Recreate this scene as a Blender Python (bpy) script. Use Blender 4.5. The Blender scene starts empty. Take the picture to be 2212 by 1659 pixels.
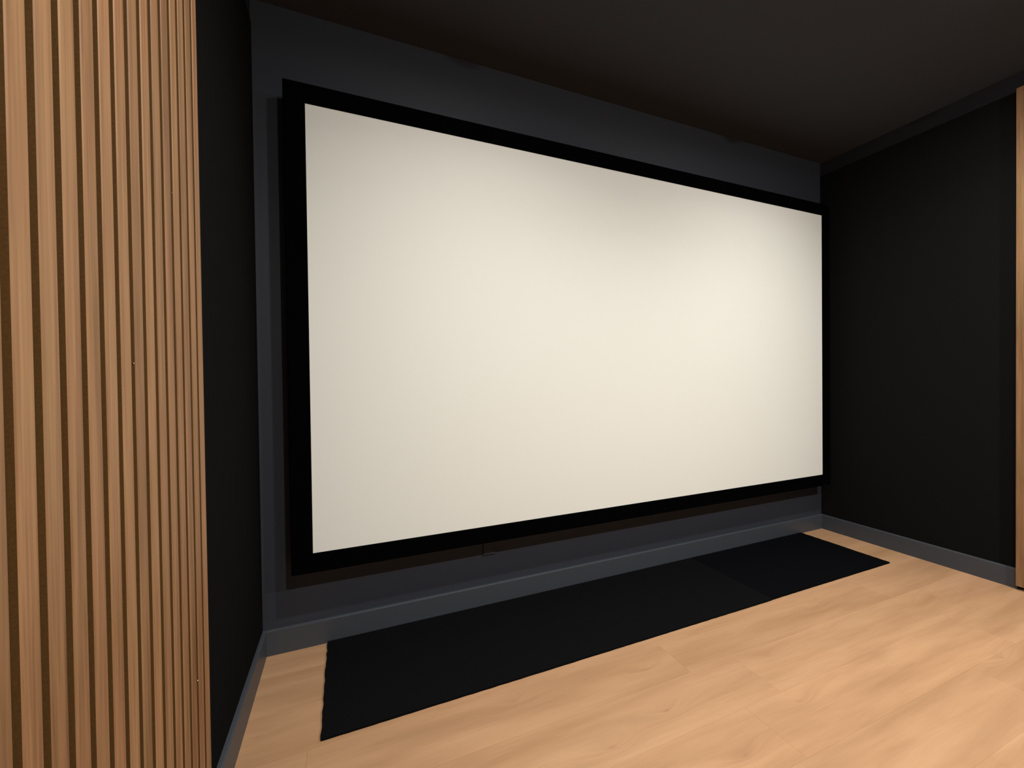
import bpy, bmesh, math, random
from mathutils import Matrix, Vector

random.seed(7)
scene = bpy.context.scene
COL = scene.collection

# ------------------------------------------------------------------ camera
CAM = Vector((0.3125, -1.8579, 1.0894))
YAW, PITCH, ROLL, FPX = 0.3844, -0.0112, -0.0125, 880.38
fwd0 = Vector((math.sin(YAW), math.cos(YAW), 0)); right0 = Vector((math.cos(YAW), -math.sin(YAW), 0)); up0 = Vector((0, 0, 1))
fwd = fwd0 * math.cos(PITCH) + up0 * math.sin(PITCH)
up1 = up0 * math.cos(PITCH) - fwd0 * math.sin(PITCH)
cr = right0 * math.cos(ROLL) + up1 * math.sin(ROLL)
cu = up1 * math.cos(ROLL) - right0 * math.sin(ROLL)
cd = bpy.data.cameras.new('camera')
cd.sensor_fit = 'HORIZONTAL'; cd.sensor_width = 36.0; cd.lens = FPX / 2212 * 36.0
cd.clip_start = 0.02; cd.clip_end = 50
cam = bpy.data.objects.new('camera', cd); COL.objects.link(cam)
M = Matrix((cr, cu, -fwd)).transposed().to_4x4(); M.translation = CAM
cam.matrix_world = M
scene.camera = cam

# ------------------------------------------------------------------ world, light level, exposure
world = bpy.data.worlds.new('world'); scene.world = world; world.use_nodes = True
world.node_tree.nodes['Background'].inputs[0].default_value = (0, 0, 0, 1)
world.node_tree.nodes['Background'].inputs[1].default_value = 0
LAMP_RGB = (1.0, 0.965, 0.86)
# ceiling downlights: x, y, (watts, spread in degrees) of the wide and the narrow beam, radiance of the opal dome
LAMPS = [(0.85, -1.2, ((12.4, 175), (7.6, 140)), 70.0), (2.58, -1.2, ((14.2, 175), (8.6, 140)), 80.0),
         (0.85, -2.5, ((22.8, 150),), 1380.0), (2.58, -2.5, ((26.2, 150),), 1600.0)]
vs = scene.view_settings
scene.display_settings.display_device = 'sRGB'
vs.view_transform = 'Standard'; vs.look = 'None'; vs.gamma = 1.0; vs.use_curve_mapping = False
vs.exposure = -0.03
scene.cycles.max_bounces = 6; scene.cycles.diffuse_bounces = 5; scene.cycles.glossy_bounces = 3; scene.cycles.transmission_bounces = 1

# ------------------------------------------------------------------ measures (metres)
W, H = 3.432, 2.592               # between the side baseboards; ceiling height
WB = 0.012                        # screen wall plane (y), the baseboard face is y = 0
XL, XR = -0.017, W + 0.017        # side wall planes
YREAR = -4.6
HB = 0.1005                       # baseboard height
ZT = 2.5                          # top of the wall linings
YWL, YWR = -0.778, -0.914         # where the timber slats begin, left and right
SLAT_FRONT = 0.0214

# ------------------------------------------------------------------ helpers
def mat(name):
    m = bpy.data.materials.new(name); m.use_nodes = True
    return m, m.node_tree.nodes, m.node_tree.links, m.node_tree.nodes['Principled BSDF']

def math_node(nd, lk, op, a, b=None, clamp=False):
    n = nd.new('ShaderNodeMath'); n.operation = op; n.use_clamp = clamp
    for i, v in enumerate((a, b)):
        if v is None: continue
        if isinstance(v, (int, float)): n.inputs[i].default_value = v
        else: lk.new(v, n.inputs[i])
    return n.outputs[0]

def ramp(nd, lk, fac, stops):
    r = nd.new('ShaderNodeValToRGB'); lk.new(fac, r.inputs[0])
    e = r.color_ramp.elements
    while len(e) < len(stops): e.new(0.5)
    for i, (p, c) in enumerate(stops):
        e[i].position = p; e[i].color = (*c, 1)
    return r.outputs[0]

def noise(nd, lk, vec, scale, detail=4, rough=0.55, dist=0.0):
    n = nd.new('ShaderNodeTexNoise'); n.inputs['Scale'].default_value = scale
    n.inputs['Detail'].default_value = detail; n.inputs['Roughness'].default_value = rough
    n.inputs['Distortion'].default_value = dist
    if vec is not None: lk.new(vec, n.inputs['Vector'])
    return n.outputs['Fac']

def mapping(nd, lk, vec, scale, loc=None):
    m = nd.new('ShaderNodeMapping'); lk.new(vec, m.inputs['Vector']); m.inputs['Scale'].default_value = scale
    if loc is not None: lk.new(loc, m.inputs['Location'])
    return m.outputs[0]

def mix(nd, lk, a, b, fac, blend='MIX'):
    m = nd.new('ShaderNodeMix'); m.data_type = 'RGBA'; m.blend_type = blend
    for sock, v in ((m.inputs[0], fac), (m.inputs[6], a), (m.inputs[7], b)):
        if isinstance(v, (int, float)): sock.default_value = v
        elif isinstance(v, tuple): sock.default_value = (*v, 1)
        else: lk.new(v, sock)
    return m.outputs[2]

def bump(nd, lk, bsdf, height, strength, dist=0.001):
    b = nd.new('ShaderNodeBump'); b.inputs['Strength'].default_value = strength; b.inputs['Distance'].default_value = dist
    lk.new(height, b.inputs['Height']); lk.new(b.outputs[0], bsdf.inputs['Normal'])

def paint(name, rgb, rough=0.6, spec=0.3, orange=0.12):
    m, nd, lk, b = mat(name)
    tc = nd.new('ShaderNodeTexCoord')
    n1 = noise(nd, lk, tc.outputs['Object'], 1.3, 3)
    c = mix(nd, lk, tuple(v * 0.96 for v in rgb), tuple(v * 1.04 for v in rgb), n1)
    lk.new(c, b.inputs['Base Color'])
    b.inputs['Roughness'].default_value = rough; b.inputs['Specular IOR Level'].default_value = spec
    bump(nd, lk, b, noise(nd, lk, tc.outputs['Object'], 420, 2), orange, 0.0006)
    return m

def cloth(name, rgb, scale=900, strength=0.4, rough=1.0, spec=0.0):
    m, nd, lk, b = mat(name)
    tc = nd.new('ShaderNodeTexCoord')
    n1 = noise(nd, lk, tc.outputs['Object'], scale, 2)
    c = mix(nd, lk, tuple(v * 0.7 for v in rgb), tuple(v * 1.3 for v in rgb), n1)
    lk.new(c, b.inputs['Base Color'])
    b.inputs['Roughness'].default_value = rough; b.inputs['Specular IOR Level'].default_value = spec
    bump(nd, lk, b, n1, strength, 0.001)
    return m

def obj(name, verts, faces, material, parent=None, loc=(0, 0, 0), smooth=False):
    me = bpy.data.meshes.new(name); me.from_pydata(verts, [], faces); me.update()
    bm = bmesh.new(); bm.from_mesh(me); bmesh.ops.recalc_face_normals(bm, faces=bm.faces); bm.to_mesh(me); bm.free()
    if smooth:
        for p in me.polygons: p.use_smooth = True
    me.materials.append(material)
    return link(name, me, parent, loc)

def link(name, me, parent=None, loc=(0, 0, 0)):
    o = bpy.data.objects.new(name, me); COL.objects.link(o)
    o.parent = parent; o.location = loc
    return o

def box_vf(x0, x1, y0, y1, z0, z1):
    v = [(x, y, z) for z in (z0, z1) for y in (y0, y1) for x in (x0, x1)]
    f = [(0, 2, 3, 1), (4, 5, 7, 6), (0, 1, 5, 4), (2, 6, 7, 3), (0, 4, 6, 2), (1, 3, 7, 5)]
    return v, f

def box(name, x0, x1, y0, y1, z0, z1, material, parent=None):
    return obj(name, *box_vf(x0, x1, y0, y1, z0, z1), material, parent)

def extrude(profile, axis, a, b):
    """closed 2-D profile swept along an axis; profile gives the two other coordinates in xyz order"""
    def pt(q, t):
        l = list(q); l.insert(axis, t); return tuple(l)
    n = len(profile)
    v = [pt(q, a) for q in profile] + [pt(q, b) for q in profile]
    f = [tuple(range(n))[::-1], tuple(range(n, 2 * n))] + [(i, (i + 1) % n, n + (i + 1) % n, n + i) for i in range(n)]
    return v, f

def lathe(profile, n=32):
    v, f = [], []
    for r, z in profile:
        for i in range(n):
            a = 2 * math.pi * i / n; v.append((r * math.cos(a), r * math.sin(a), z))
    for j in range(len(profile) - 1):
        for i in range(n):
            k = (i + 1) % n; f.append((j * n + i, j * n + k, (j + 1) * n + k, (j + 1) * n + i))
    return v, f

def empty(name, loc, label, cat, group=None):
    o = bpy.data.objects.new(name, None); COL.objects.link(o); o.location = loc
    o.empty_display_size = 0.1
    return tag(o, label, cat, group)

def tag(o, label, cat, group=None):
    o['label'] = label; o['category'] = cat
    if group: o['group'] = group
    return o

def structure(o, label=None, cat=None):
    o['kind'] = 'structure'
    if label: o['label'] = label
    if cat: o['category'] = cat
    return o

# ------------------------------------------------------------------ materials
SIDE = paint('near_black_wall_paint', (0.016, 0.0165, 0.020), 0.8, 0.1)
PALE = paint('pale_greige_paint', (0.50, 0.47, 0.42), 0.7, 0.2)  # for the unseen rear wall; pale tone chosen to bounce light at the screen
WALL = paint('slate_grey_wall_paint', (0.0290, 0.0335, 0.047), 0.55, 0.25)
CEIL = paint('dark_ceiling_paint', (0.046, 0.051, 0.064), 0.8, 0.1)
SKIRT = paint('slate_grey_gloss_paint', (0.045, 0.051, 0.065), 0.42, 0.4, 0.04)
FELT = cloth('black_acoustic_felt', (0.0075, 0.0076, 0.0080), 700, 0.35)
VELVET = cloth('black_velvet', (0.0012, 0.0012, 0.0016), 1500, 0.2)
BACKFELT = cloth('brown_felt_backing', (0.040, 0.0165, 0.005), 800, 0.3)
SUBFLOOR = paint('dark_subfloor', (0.10, 0.065, 0.04), 0.9, 0.0)
BRACKET_BLACK = paint('matt_black_paint', (0.006, 0.005, 0.005), 0.9, 0.0)  # plain black paint of the screen's wall brackets

def screen_material():
    m, nd, lk, b = mat('matt_white_screen_fabric')
    tc = nd.new('ShaderNodeTexCoord')
    n1 = noise(nd, lk, tc.outputs['Object'], 1400, 1)
    lk.new(mix(nd, lk, (0.700, 0.725, 0.725), (0.740, 0.765, 0.765), n1), b.inputs['Base Color'])
    b.inputs['Roughness'].default_value = 1.0; b.inputs['Specular IOR Level'].default_value = 0.0
    return m
SCREEN = screen_material()

def carpet_material(name, k):
    m, nd, lk, b = mat(name)
    tc = nd.new('ShaderNodeTexCoord')
    w = nd.new('ShaderNodeTexWave'); w.wave_type = 'BANDS'; w.bands_direction = 'Y' if k else 'X'
    w.inputs['Scale'].default_value = 62; w.inputs['Distortion'].default_value = 1.5; w.inputs['Detail'].default_value = 2
    lk.new(tc.outputs['Object'], w.inputs['Vector'])
    n1 = noise(nd, lk, tc.outputs['Object'], 600, 2)
    h = math_node(nd, lk, 'ADD', math_node(nd, lk, 'MULTIPLY', w.outputs['Fac'], 0.5), n1)
    base = (0.0052, 0.0055, 0.0064) if k else (0.0037, 0.0040, 0.0051)
    lk.new(mix(nd, lk, tuple(v * 0.7 for v in base), tuple(v * 1.3 for v in base), n1), b.inputs['Base Color'])
    b.inputs['Roughness'].default_value = 1.0; b.inputs['Specular IOR Level'].default_value = 0.0
    bump(nd, lk, b, h, 0.6, 0.002)
    return m
CARPET_A = carpet_material('black_loop_carpet', 1)
CARPET_B = carpet_material('black_loop_carpet_turned', 0)

def slat_material():
    m, nd, lk, b = mat('walnut_veneer')
    tc = nd.new('ShaderNodeTexCoord'); oi = nd.new('ShaderNodeObjectInfo')
    off = nd.new('ShaderNodeCombineXYZ')
    for i, k in enumerate((7.3, 13.1, 29.7)):
        lk.new(math_node(nd, lk, 'MULTIPLY', oi.outputs['Random'], k), off.inputs[i])
    v1 = mapping(nd, lk, tc.outputs['Object'], (40, 40, 1.5), off.outputs[0])
    v2 = mapping(nd, lk, tc.outputs['Object'], (240, 240, 5), off.outputs[0])
    v3 = mapping(nd, lk, tc.outputs['Object'], (6, 6, 2.2), off.outputs[0])
    big = noise(nd, lk, v1, 1.0, 5, 0.6, 0.4); fine = noise(nd, lk, v2, 1.0, 3); slow = noise(nd, lk, v3, 1.0, 2)
    f = math_node(nd, lk, 'ADD', math_node(nd, lk, 'MULTIPLY', big, 0.62), math_node(nd, lk, 'MULTIPLY', fine, 0.38))
    c = ramp(nd, lk, f, [(0.34, (0.130, 0.064, 0.030)), (0.50, (0.224, 0.119, 0.060)), (0.68, (0.300, 0.169, 0.088))])
    warm = ramp(nd, lk, slow, [(0.35, (1.03, 0.985, 0.985)), (0.65, (0.985, 1.015, 0.96))])
    c = mix(nd, lk, c, warm, 1.0, 'MULTIPLY')
    val = math_node(nd, lk, 'ADD', math_node(nd, lk, 'MULTIPLY', oi.outputs['Random'], 0.16), 0.92)
    vv = nd.new('ShaderNodeCombineXYZ')
    for i in range(3): lk.new(val, vv.inputs[i])
    lk.new(mix(nd, lk, c, vv.outputs[0], 1.0, 'MULTIPLY'), b.inputs['Base Color'])
    b.inputs['Roughness'].default_value = 0.55; b.inputs['Specular IOR Level'].default_value = 0.25
    bump(nd, lk, b, fine, 0.15, 0.0005)
    return m
SLAT = slat_material()
SLAT_SIDE = cloth('dark_brown_lacquered_core', (0.092, 0.046, 0.0145), 300, 0.1, 0.7, 0.1)

KNOTS = [(2.824, -0.767, 0.9), (1.822, -0.763, 0.6), (1.264, -0.818, 1.0), (0.819, -0.588, 0.7), (0.041, -0.408, 0.8),
         (1.70, -0.96, 0.8), (2.35, -0.62, 0.6), (1.02, -0.86, 0.8), (1.36, -1.03, 0.7), (2.62, -1.12, 0.7), (1.33, -0.64, 0.7)]
def plank_material():
    m, nd, lk, b = mat('pale_oak_plank')
    g = nd.new('ShaderNodeNewGeometry'); oi = nd.new('ShaderNodeObjectInfo')
    pos = g.outputs['Position']
    sep = nd.new('ShaderNodeSeparateXYZ'); lk.new(pos, sep.inputs[0])
    X, Y = sep.outputs[0], sep.outputs[1]
    wob = noise(nd, lk, mapping(nd, lk, pos, (7, 16, 1)), 1.0, 3)
    gsum = core = None
    for kx, ky, s in KNOTS:
        dx = math_node(nd, lk, 'SUBTRACT', X, kx)
        dy = math_node(nd, lk, 'MULTIPLY', math_node(nd, lk, 'SUBTRACT', Y, ky), 3.2)
        d2 = math_node(nd, lk, 'ADD', math_node(nd, lk, 'MULTIPLY', dx, dx), math_node(nd, lk, 'MULTIPLY', dy, dy))
        wide = math_node(nd, lk, 'MULTIPLY', math_node(nd, lk, 'EXPONENT', math_node(nd, lk, 'MULTIPLY', d2, -110.0)), s)
        tight = math_node(nd, lk, 'MULTIPLY', math_node(nd, lk, 'EXPONENT', math_node(nd, lk, 'MULTIPLY', d2, -5200.0)), s)
        gsum = wide if gsum is None else math_node(nd, lk, 'ADD', gsum, wide)
        core = tight if core is None else math_node(nd, lk, 'ADD', core, tight)
    # grain runs along X and bends round the knots
    yb = math_node(nd, lk, 'ADD', Y, math_node(nd, lk, 'MULTIPLY', gsum, 0.035))
    yb = math_node(nd, lk, 'ADD', yb, math_node(nd, lk, 'MULTIPLY', wob, 0.012))
    vec = nd.new('ShaderNodeCombineXYZ'); lk.new(X, vec.inputs[0]); lk.new(yb, vec.inputs[1])
    lk.new(math_node(nd, lk, 'MULTIPLY', oi.outputs['Random'], 2.2), vec.inputs[2])
    band = noise(nd, lk, mapping(nd, lk, vec.outputs[0], (1.5, 17, 1)), 1.0, 4, 0.55, 0.3)
    grain = noise(nd, lk, mapping(nd, lk, vec.outputs[0], (7, 150, 1)), 1.0, 3, 0.6)
    ring = noise(nd, lk, mapping(nd, lk, vec.outputs[0], (2.5, 70, 1)), 1.0, 2, 0.5)
    ringw = math_node(nd, lk, 'MULTIPLY', math_node(nd, lk, 'SUBTRACT', ring, 0.5), math_node(nd, lk, 'ADD', math_node(nd, lk, 'MULTIPLY', gsum, 1.4), 0.15))
    f = math_node(nd, lk, 'ADD', math_node(nd, lk, 'MULTIPLY', band, 0.78), math_node(nd, lk, 'MULTIPLY', grain, 0.22))
    f = math_node(nd, lk, 'ADD', f, math_node(nd, lk, 'MULTIPLY', ringw, 0.5))
    f = math_node(nd, lk, 'SUBTRACT', f, math_node(nd, lk, 'MULTIPLY', gsum, 0.07))
    c = ramp(nd, lk, f, [(0.25, (0.335, 0.186, 0.101)), (0.50, (0.402, 0.233, 0.132)), (0.75, (0.456, 0.276, 0.162))])
    blot = noise(nd, lk, mapping(nd, lk, vec.outputs[0], (1.3, 11.0, 1)), 1.0, 4, 0.55, 0.25)
    c = mix(nd, lk, c, ramp(nd, lk, blot, [(0.32, (0.875, 0.855, 0.83)), (0.60, (1.04, 1.04, 1.04))]), 1.0, 'MULTIPLY')
    speck = noise(nd, lk, mapping(nd, lk, pos, (55, 130, 1)), 1.0, 2)
    c = mix(nd, lk, c, (0.24, 0.135, 0.07), math_node(nd, lk, 'MULTIPLY', math_node(nd, lk, 'MULTIPLY', core, speck), 0.95, True))
    val = math_node(nd, lk, 'ADD', math_node(nd, lk, 'MULTIPLY', oi.outputs['Random'], 0.06), 0.97)
    vv = nd.new('ShaderNodeCombineXYZ')
    for i in range(3): lk.new(val, vv.inputs[i])
    lk.new(mix(nd, lk, c, vv.outputs[0], 1.0, 'MULTIPLY'), b.inputs['Base Color'])
    b.inputs['Roughness'].default_value = 0.62; b.inputs['Specular IOR Level'].default_value = 0.25
    bump(nd, lk, b, grain, 0.08, 0.0004)
    return m
PLANK = plank_material()

def metal(name, rgb, rough):
    m, nd, lk, b = mat(name)
    tc = nd.new('ShaderNodeTexCoord')
    n1 = noise(nd, lk, tc.outputs['Object'], 300, 2)
    lk.new(mix(nd, lk, tuple(v * 0.92 for v in rgb), rgb, n1), b.inputs['Base Color'])
    b.inputs['Metallic'].default_value = 1.0; b.inputs['Roughness'].default_value = rough
    return m
STEEL = metal('bright_steel', (0.8, 0.78, 0.74), 0.25)
BADGE = metal('dark_anodised_metal', (0.10, 0.11, 0.11), 0.4)
TRIM_WHITE = paint('black_lamp_trim', (0.02, 0.02, 0.02), 0.5, 0.3)

def dome_material(strength):
    m, nd, lk, b = mat('lit_opal_dome')
    b.inputs['Base Color'].default_value = (0.8, 0.8, 0.8, 1)
    b.inputs['Emission Color'].default_value = (*LAMP_RGB, 1); b.inputs['Emission Strength'].default_value = strength
    return m

# ------------------------------------------------------------------ room shell
T = 0.12
structure(box('ceiling', XL - T, XR + T, YREAR - T, WB + T, H, H + T, CEIL), 'dark matt painted ceiling', 'ceiling')
structure(box('wall_back', XL, XR, WB, WB + T, -0.02, H, WALL), 'dark slate grey wall behind the projection screen', 'wall')
structure(box('wall_left', XL - T, XL, YREAR, WB + T, -0.02, H, SIDE), 'dark side wall left of the projection screen', 'wall')
structure(box('wall_right', XR, XR + T, YREAR, WB + T, -0.02, H, SIDE), 'dark side wall right of the projection screen', 'wall')
structure(box('wall_rear', XL, XR, YREAR - T, YREAR, -0.02, H, PALE), 'pale wall at the far end, behind the viewer', 'wall')

# floor: one slab, each plank a piece of it
floor = structure(box('floor', XL, XR, YREAR, WB, -0.06, -0.008, SUBFLOOR), 'pale oak plank floor', 'floor')
PW, PL, GAP = 0.194, 1.285, 0.00012
row_edge = 0.060
joints = {4: 0.398, 5: 1.51, 6: 1.158}
plank_mesh = {}
def plank(x0, x1, y0, y1):
    x0 += GAP; x1 -= GAP; y0 += GAP; y1 -= GAP
    lx, ly = round((x1 - x0) / 2, 4), round((y1 - y0) / 2, 4)
    if lx < 0.01 or ly < 0.01: return
    if (lx, ly) not in plank_mesh:
        c = 0.0002; t = 0.0075
        v = []
        for z, d in ((-t, 0), (-c, 0), (0, c)):
            v += [(-lx + d, -ly + d, z), (lx - d, -ly + d, z), (lx - d, ly - d, z), (-lx + d, ly - d, z)]
        f = [(3, 2, 1, 0), (8, 9, 10, 11)]
        for j in (0, 4):
            f += [(j + i, j + (i + 1) % 4, j + 4 + (i + 1) % 4, j + 4 + i) for i in range(4)]
        me = bpy.data.meshes.new('plank'); me.from_pydata(v, [], f); me.update(); me.materials.append(PLANK)
        plank_mesh[(lx, ly)] = me
    link('plank', plank_mesh[(lx, ly)], floor, ((x0 + x1) / 2, (y0 + y1) / 2, 0))
k = 0
while row_edge > YREAR:
    y1, y0 = min(row_edge, WB), max(row_edge - PW, YREAR)
    j = joints.get(k, random.uniform(0.1, 1.3))
    while j > XL: j -= PL
    x = XL
    while x < XR:
        j += PL
        plank(x, min(j, XR), y0, y1); x = j
    row_edge -= PW; k += 1

# baseboards with a slightly rounded top edge
def skirt_profile(face, wall):
    s = 1 if face > wall else -1
    r = 0.004
    return [(wall, 0.0), (face, 0.0), (face, HB - r), (face - s * r * 0.3, HB - r * 0.3), (face - s * r, HB), (wall, HB)]
structure(obj('baseboard_back', *extrude(skirt_profile(0.0, WB), 0, XL + 0.017, XR - 0.017), SKIRT), 'slate grey baseboard under the screen wall', 'baseboard')
def side_skirt(face, wall, y0, y1):
    return extrude([(a, b) for a, b in skirt_profile(face, wall)], 1, y0, y1)
structure(obj('baseboard_left', *side_skirt(0.0, XL, YWL, WB), SKIRT), 'slate grey baseboard under the left black felt', 'baseboard')
structure(obj('baseboard_right', *side_skirt(W, XR, YWR, WB), SKIRT), 'slate grey baseboard under the right black felt', 'baseboard')

# ------------------------------------------------------------------ black felt linings on the side walls
def felt_profile(wall, side, y0, y1, grooved):
    """(x, y) outline: a sheet on the wall, if grooved with a shallow upright groove every 40 mm"""
    base, face, cut = wall + side * 0.0003, wall + side * 0.0030, wall + side * 0.0012
    pts = [(base, y0), (face, y0)]
    y = y0 + 0.018
    while grooved and y + 0.006 < y1:
        pts += [(face, y), (cut, y + 0.0012), (cut, y + 0.0030), (face, y + 0.0042)]; y += 0.040
    return pts + [(face, y1), (base, y1)]
for side, wall, ys, text in ((1, XL, YWL, 'black grooved felt lining on the wall between the walnut slats and the screen'),
                             (-1, XR, YWR, 'black felt lining on the wall right of the screen, above the baseboard')):
    fo = tag(obj('acoustic_felt_panel', *extrude(felt_profile(wall, side, ys + 0.0005, WB - 0.0005, side > 0), 2, HB + 0.0003, ZT), FELT), text, 'wall panel', 'black felt wall linings')
# ------------------------------------------------------------------ timber slat panels
SW, SP, SD, ZB = 0.027, 0.040, 0.0135, 0.022
def slat_mesh():
    c = 0.0012
    h = SW / 2
    prof = [(0, -h), (SD - c, -h), (SD, -h + c), (SD, h - c), (SD - c, h), (0, h)]
    v, f = extrude(prof, 2, 0, ZT - ZB)
    me = bpy.data.meshes.new('slat'); me.from_pydata(v, [], f)
    bm = bmesh.new(); bm.from_mesh(me); bmesh.ops.recalc_face_normals(bm, faces=bm.faces); bm.to_mesh(me); bm.free()
    me.materials.append(SLAT); me.materials.append(SLAT_SIDE)
    for p in me.polygons:                      # veneer on the face only, dark lacquered core at the sides
        if abs(p.normal.y) > 0.9: p.material_index = 1
    return me
SLAT_ME = slat_mesh()

def pin_mesh():
    pv, pf = lathe([(0.0001, 0.0010), (0.0009, 0.0008), (0.0013, 0.0002), (0.0013, -0.0006)], 12)
    me = bpy.data.meshes.new('pin'); me.from_pydata([(z, x, y) for x, y, z in pv], [], pf); me.materials.append(STEEL); return me
PIN_ME = pin_mesh()

def slat_panel(side, ystart, n, label, pins=()):
    """side +1: on the left wall facing +X; -1: on the right wall facing -X"""
    wall = XL if side > 0 else XR
    front = SLAT_FRONT if side > 0 else W - SLAT_FRONT
    root = empty('slat_panel', (wall, ystart - n * SP / 2, ZB), label, 'wall panel', 'timber slat panels')
    back = side * (front - wall) - SD
    yl = n * SP / 2
    xs = sorted((side * 0.0005, side * back))
    box('backing', xs[0], xs[1], -yl + 0.002, yl - 0.001, 0, ZT - ZB, BACKFELT, root)
    slats = []
    for i in range(n):
        o = link('slat', SLAT_ME, root, (side * back, yl - SW / 2 - i * SP, 0)); slats.append(o)
        if side < 0: o.rotation_euler = (0, 0, math.pi)
    for (gap, z) in pins:                      # bright pin heads in the side of a slat
        p = link('pin', PIN_ME, slats[gap], (SD - 0.003, -SW / 2, z - ZB))
        p.rotation_euler = (0, 0, -math.pi / 2)
    return root

slat_panel(1, YWL, 15, 'walnut slat panel left of the screen, ending at the black felt', [(3, 1.441), (7, 1.12), (1, 0.48)])
slat_panel(1, YWL - 15 * SP, 15, 'walnut slat panel on the left wall, behind the first and nearest the viewer')
slat_panel(-1, YWR, 15, 'walnut slat panel at the right edge, ending at the black felt')
slat_panel(-1, YWR - 15 * SP, 15, 'walnut slat panel on the right wall, farther from the screen than its neighbour')

# ------------------------------------------------------------------ projection screen
SX0, SX1, SZ0, SZ1 = 0.1782, 3.293, 0.4181, 2.168
FW, FY, FB, SY = 0.0766, -0.0945, -0.050, -0.0885
scr = empty('projection_screen', ((SX0 + SX1) / 2, WB, SZ0 - FW), 'large white projection screen in a black velvet frame on the grey wall', 'screen')
ox, oy, oz = scr.location
def loc(v): return [(x - ox, y - oy, z - oz) for x, y, z in v]
v, f = box_vf(SX0 - 0.012, SX1 + 0.012, SY, SY + 0.003, SZ0 - 0.012, SZ1 + 0.012)
obj('projection_surface', loc(v), f, SCREEN, scr)
def frame_bar(a, b, c, d):
    """a-b outer edge, d-c inner edge (x, z), mitred at both ends; outer edge a little rounded, inner edge bevelled"""
    def lerp(p, q, t): return (p[0] + (q[0] - p[0]) * t, p[1] + (q[1] - p[1]) * t)
    rows = []
    for t, y in ((0, FB), (0, FY + 0.006), (0.02, FY + 0.002), (0.06, FY), (0.94, FY), (1, FY + 0.004), (1, SY), (1.0, SY - 0.0005), (0.86, SY - 0.0005), (0.86, FB)):
        p, q = lerp(a, d, t), lerp(b, c, t)
        rows.append(((p[0], y, p[1]), (q[0], y, q[1])))
    n = len(rows)
    v = [r[0] for r in rows] + [r[1] for r in rows]
    f = [tuple(range(n)), tuple(range(n, 2 * n))[::-1]] + [(i, (i + 1) % n, n + (i + 1) % n, n + i) for i in range(n)]
    return loc(v), f
o = [(SX0 - FW, SZ0 - FW), (SX1 + FW, SZ0 - FW), (SX1 + FW, SZ1 + FW), (SX0 - FW, SZ1 + FW)]
i_ = [(SX0, SZ0), (SX1, SZ0), (SX1, SZ1), (SX0, SZ1)]
for n_ in range(4):
    bar = obj('frame_bar', *frame_bar(o[n_], o[(n_ + 1) % 4], i_[(n_ + 1) % 4], i_[n_]), VELVET, scr)
    if n_ == 0: lower_bar = bar
# wall brackets that carry the frame (top and bottom)
for bx in (0.75, 1.735, 2.72):
    for bz in (SZ1 + 0.02, SZ0 - 0.05):
        v, f = box_vf(bx - 0.03, bx + 0.03, FB - 0.001, WB, bz - 0.012, bz + 0.012)
        obj('wall_bracket', loc(v), f, BRACKET_BLACK, scr)
v, f = box_vf(3.296, 3.313, FY - 0.0015, FY, 0.3425, 0.3465)
bo = obj('badge', loc(v), f, BADGE, lower_bar); bo['label'] = 'tiny dark metal badge at the lower right of the frame'

# ------------------------------------------------------------------ blank cover plate below the screen
pl = empty('wall_plate', (0.936, WB, 0.244), 'blank grey cover plate on the wall just under the screen frame', 'wall plate')
r = 0.003
prof = [(-0.030, 0), (0.030, 0), (0.030, 0.09), (-0.030, 0.09)]
def plate_vf():
    v = []
    for y, d in ((0, 0), (-0.007, 0), (-0.009, r)):
        v += [(x + (d if x < 0 else -d), y, z + (d if z == 0 else -d)) for x, z in prof]
    f = [(0, 1, 2, 3), (8, 9, 10, 11)]
    for j in (0, 4): f += [(j + i, j + (i + 1) % 4, j + 4 + (i + 1) % 4, j + 4 + i) for i in range(4)]
    return v, f
obj('cover', *plate_vf(), WALL, pl)
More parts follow.
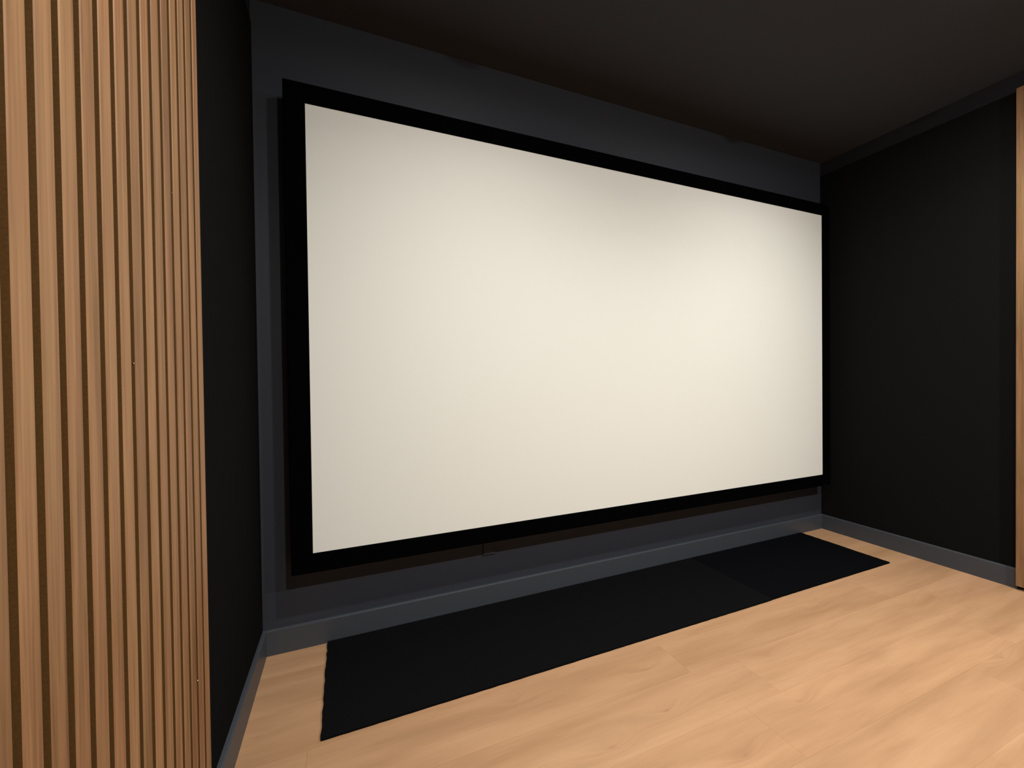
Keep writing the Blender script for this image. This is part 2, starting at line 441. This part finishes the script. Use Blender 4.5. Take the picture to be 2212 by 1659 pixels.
# ------------------------------------------------------------------ carpet runner made of six tiles
CX0, CX1, CYF, CT = 0.2214, 3.2022, -0.5026, 0.0075
car = empty('carpet_runner', ((CX0 + CX1) / 2, (CYF - 0.001) / 2, 0), 'long black carpet runner on the floor along the wall under the screen', 'carpet')
tw = (CX1 - CX0) / 6
def tuft(n, amp):
    return [0.0] + [amp * random.uniform(-1, 1) for _ in range(n - 1)] + [0.0]
for t in range(6):
    g = 0.00002
    x0, x1 = CX0 + t * tw + g, CX0 + (t + 1) * tw - g
    y0, y1 = CYF, -0.001
    if t >= 4: y0 += 0.0025
    N = 26
    la = tuft(N, 0.0026 if t == 0 else 0.0); ra = tuft(N, 0.0026 if t == 5 else 0.0); fa = tuft(N, 0.0006)
    ring = [(x0 + (x1 - x0) * i / N, y0 + fa[i]) for i in range(N + 1)]
    ring += [(x1 + ra[i], y0 + (y1 - y0) * i / N) for i in range(1, N + 1)]
    ring += [(x0 + (x1 - x0) * (1 - i / N), y1) for i in range(1, N + 1)]
    ring += [(x0 + la[i], y1 + (y0 - y1) * i / N) for i in range(1, N)]
    cx, cy = (x0 + x1) / 2, (y0 + y1) / 2
    n = len(ring)
    v = []
    for z, d in ((0.0, 0.0), (CT - 0.0003, 0.0), (CT, 0.0003)):
        for x, y in ring:
            v.append((x - d * (1 if x > cx else -1) * (abs(x - cx) / (tw / 2)) - cx, y - d * (1 if y > cy else -1) * (abs(y - cy) / 0.25) - cy, z))
    f = [tuple(range(n))[::-1], tuple(range(2 * n, 3 * n))]
    for j in (0, n): f += [(j + i, j + (i + 1) % n, j + n + (i + 1) % n, j + n + i) for i in range(n)]
    obj('carpet_tile', v, f, CARPET_A if t < 4 else CARPET_B, car, (cx - car.location.x, cy - car.location.y, 0))

# ------------------------------------------------------------------ recessed ceiling downlights (above and behind the frame of the photo)
ring_v, ring_f = lathe([(0.042, 0.004), (0.044, -0.003), (0.058, -0.004), (0.060, 0.0)], 40)
RING = bpy.data.meshes.new('trim_ring'); RING.from_pydata(ring_v, [], ring_f); RING.materials.append(TRIM_WHITE)
dome_v, dome_f = lathe([(0.044, 0.0), (0.0405, -0.008), (0.031, -0.0145), (0.016, -0.019), (0.0005, -0.0205)], 24)
where = [row + ' row from the screen, ' + side for row in ('first', 'second') for side in ('by the left wall', 'by the right wall')]
for (x, y, beams, rad), w_ in zip(LAMPS, where):
    root = empty('ceiling_downlight', (x, y, H), 'round ceiling downlight in the ' + w_, 'ceiling light', 'round ceiling downlights')
    link('trim_ring', RING, root, (0, 0, 0))
    dm = bpy.data.meshes.new('diffuser'); dm.from_pydata(dome_v, [], dome_f); dm.materials.append(dome_material(rad))
    link('diffuser', dm, root, (0, 0, -0.002))
    for watts, spread in beams:
        ld = bpy.data.lights.new('lamp', 'AREA'); ld.shape = 'DISK'; ld.size = 0.08
        ld.energy = watts; ld.color = LAMP_RGB; ld.spread = math.radians(spread)
        lo = bpy.data.objects.new('lamp', ld); COL.objects.link(lo); lo.parent = root; lo.location = (0, 0, -0.026)
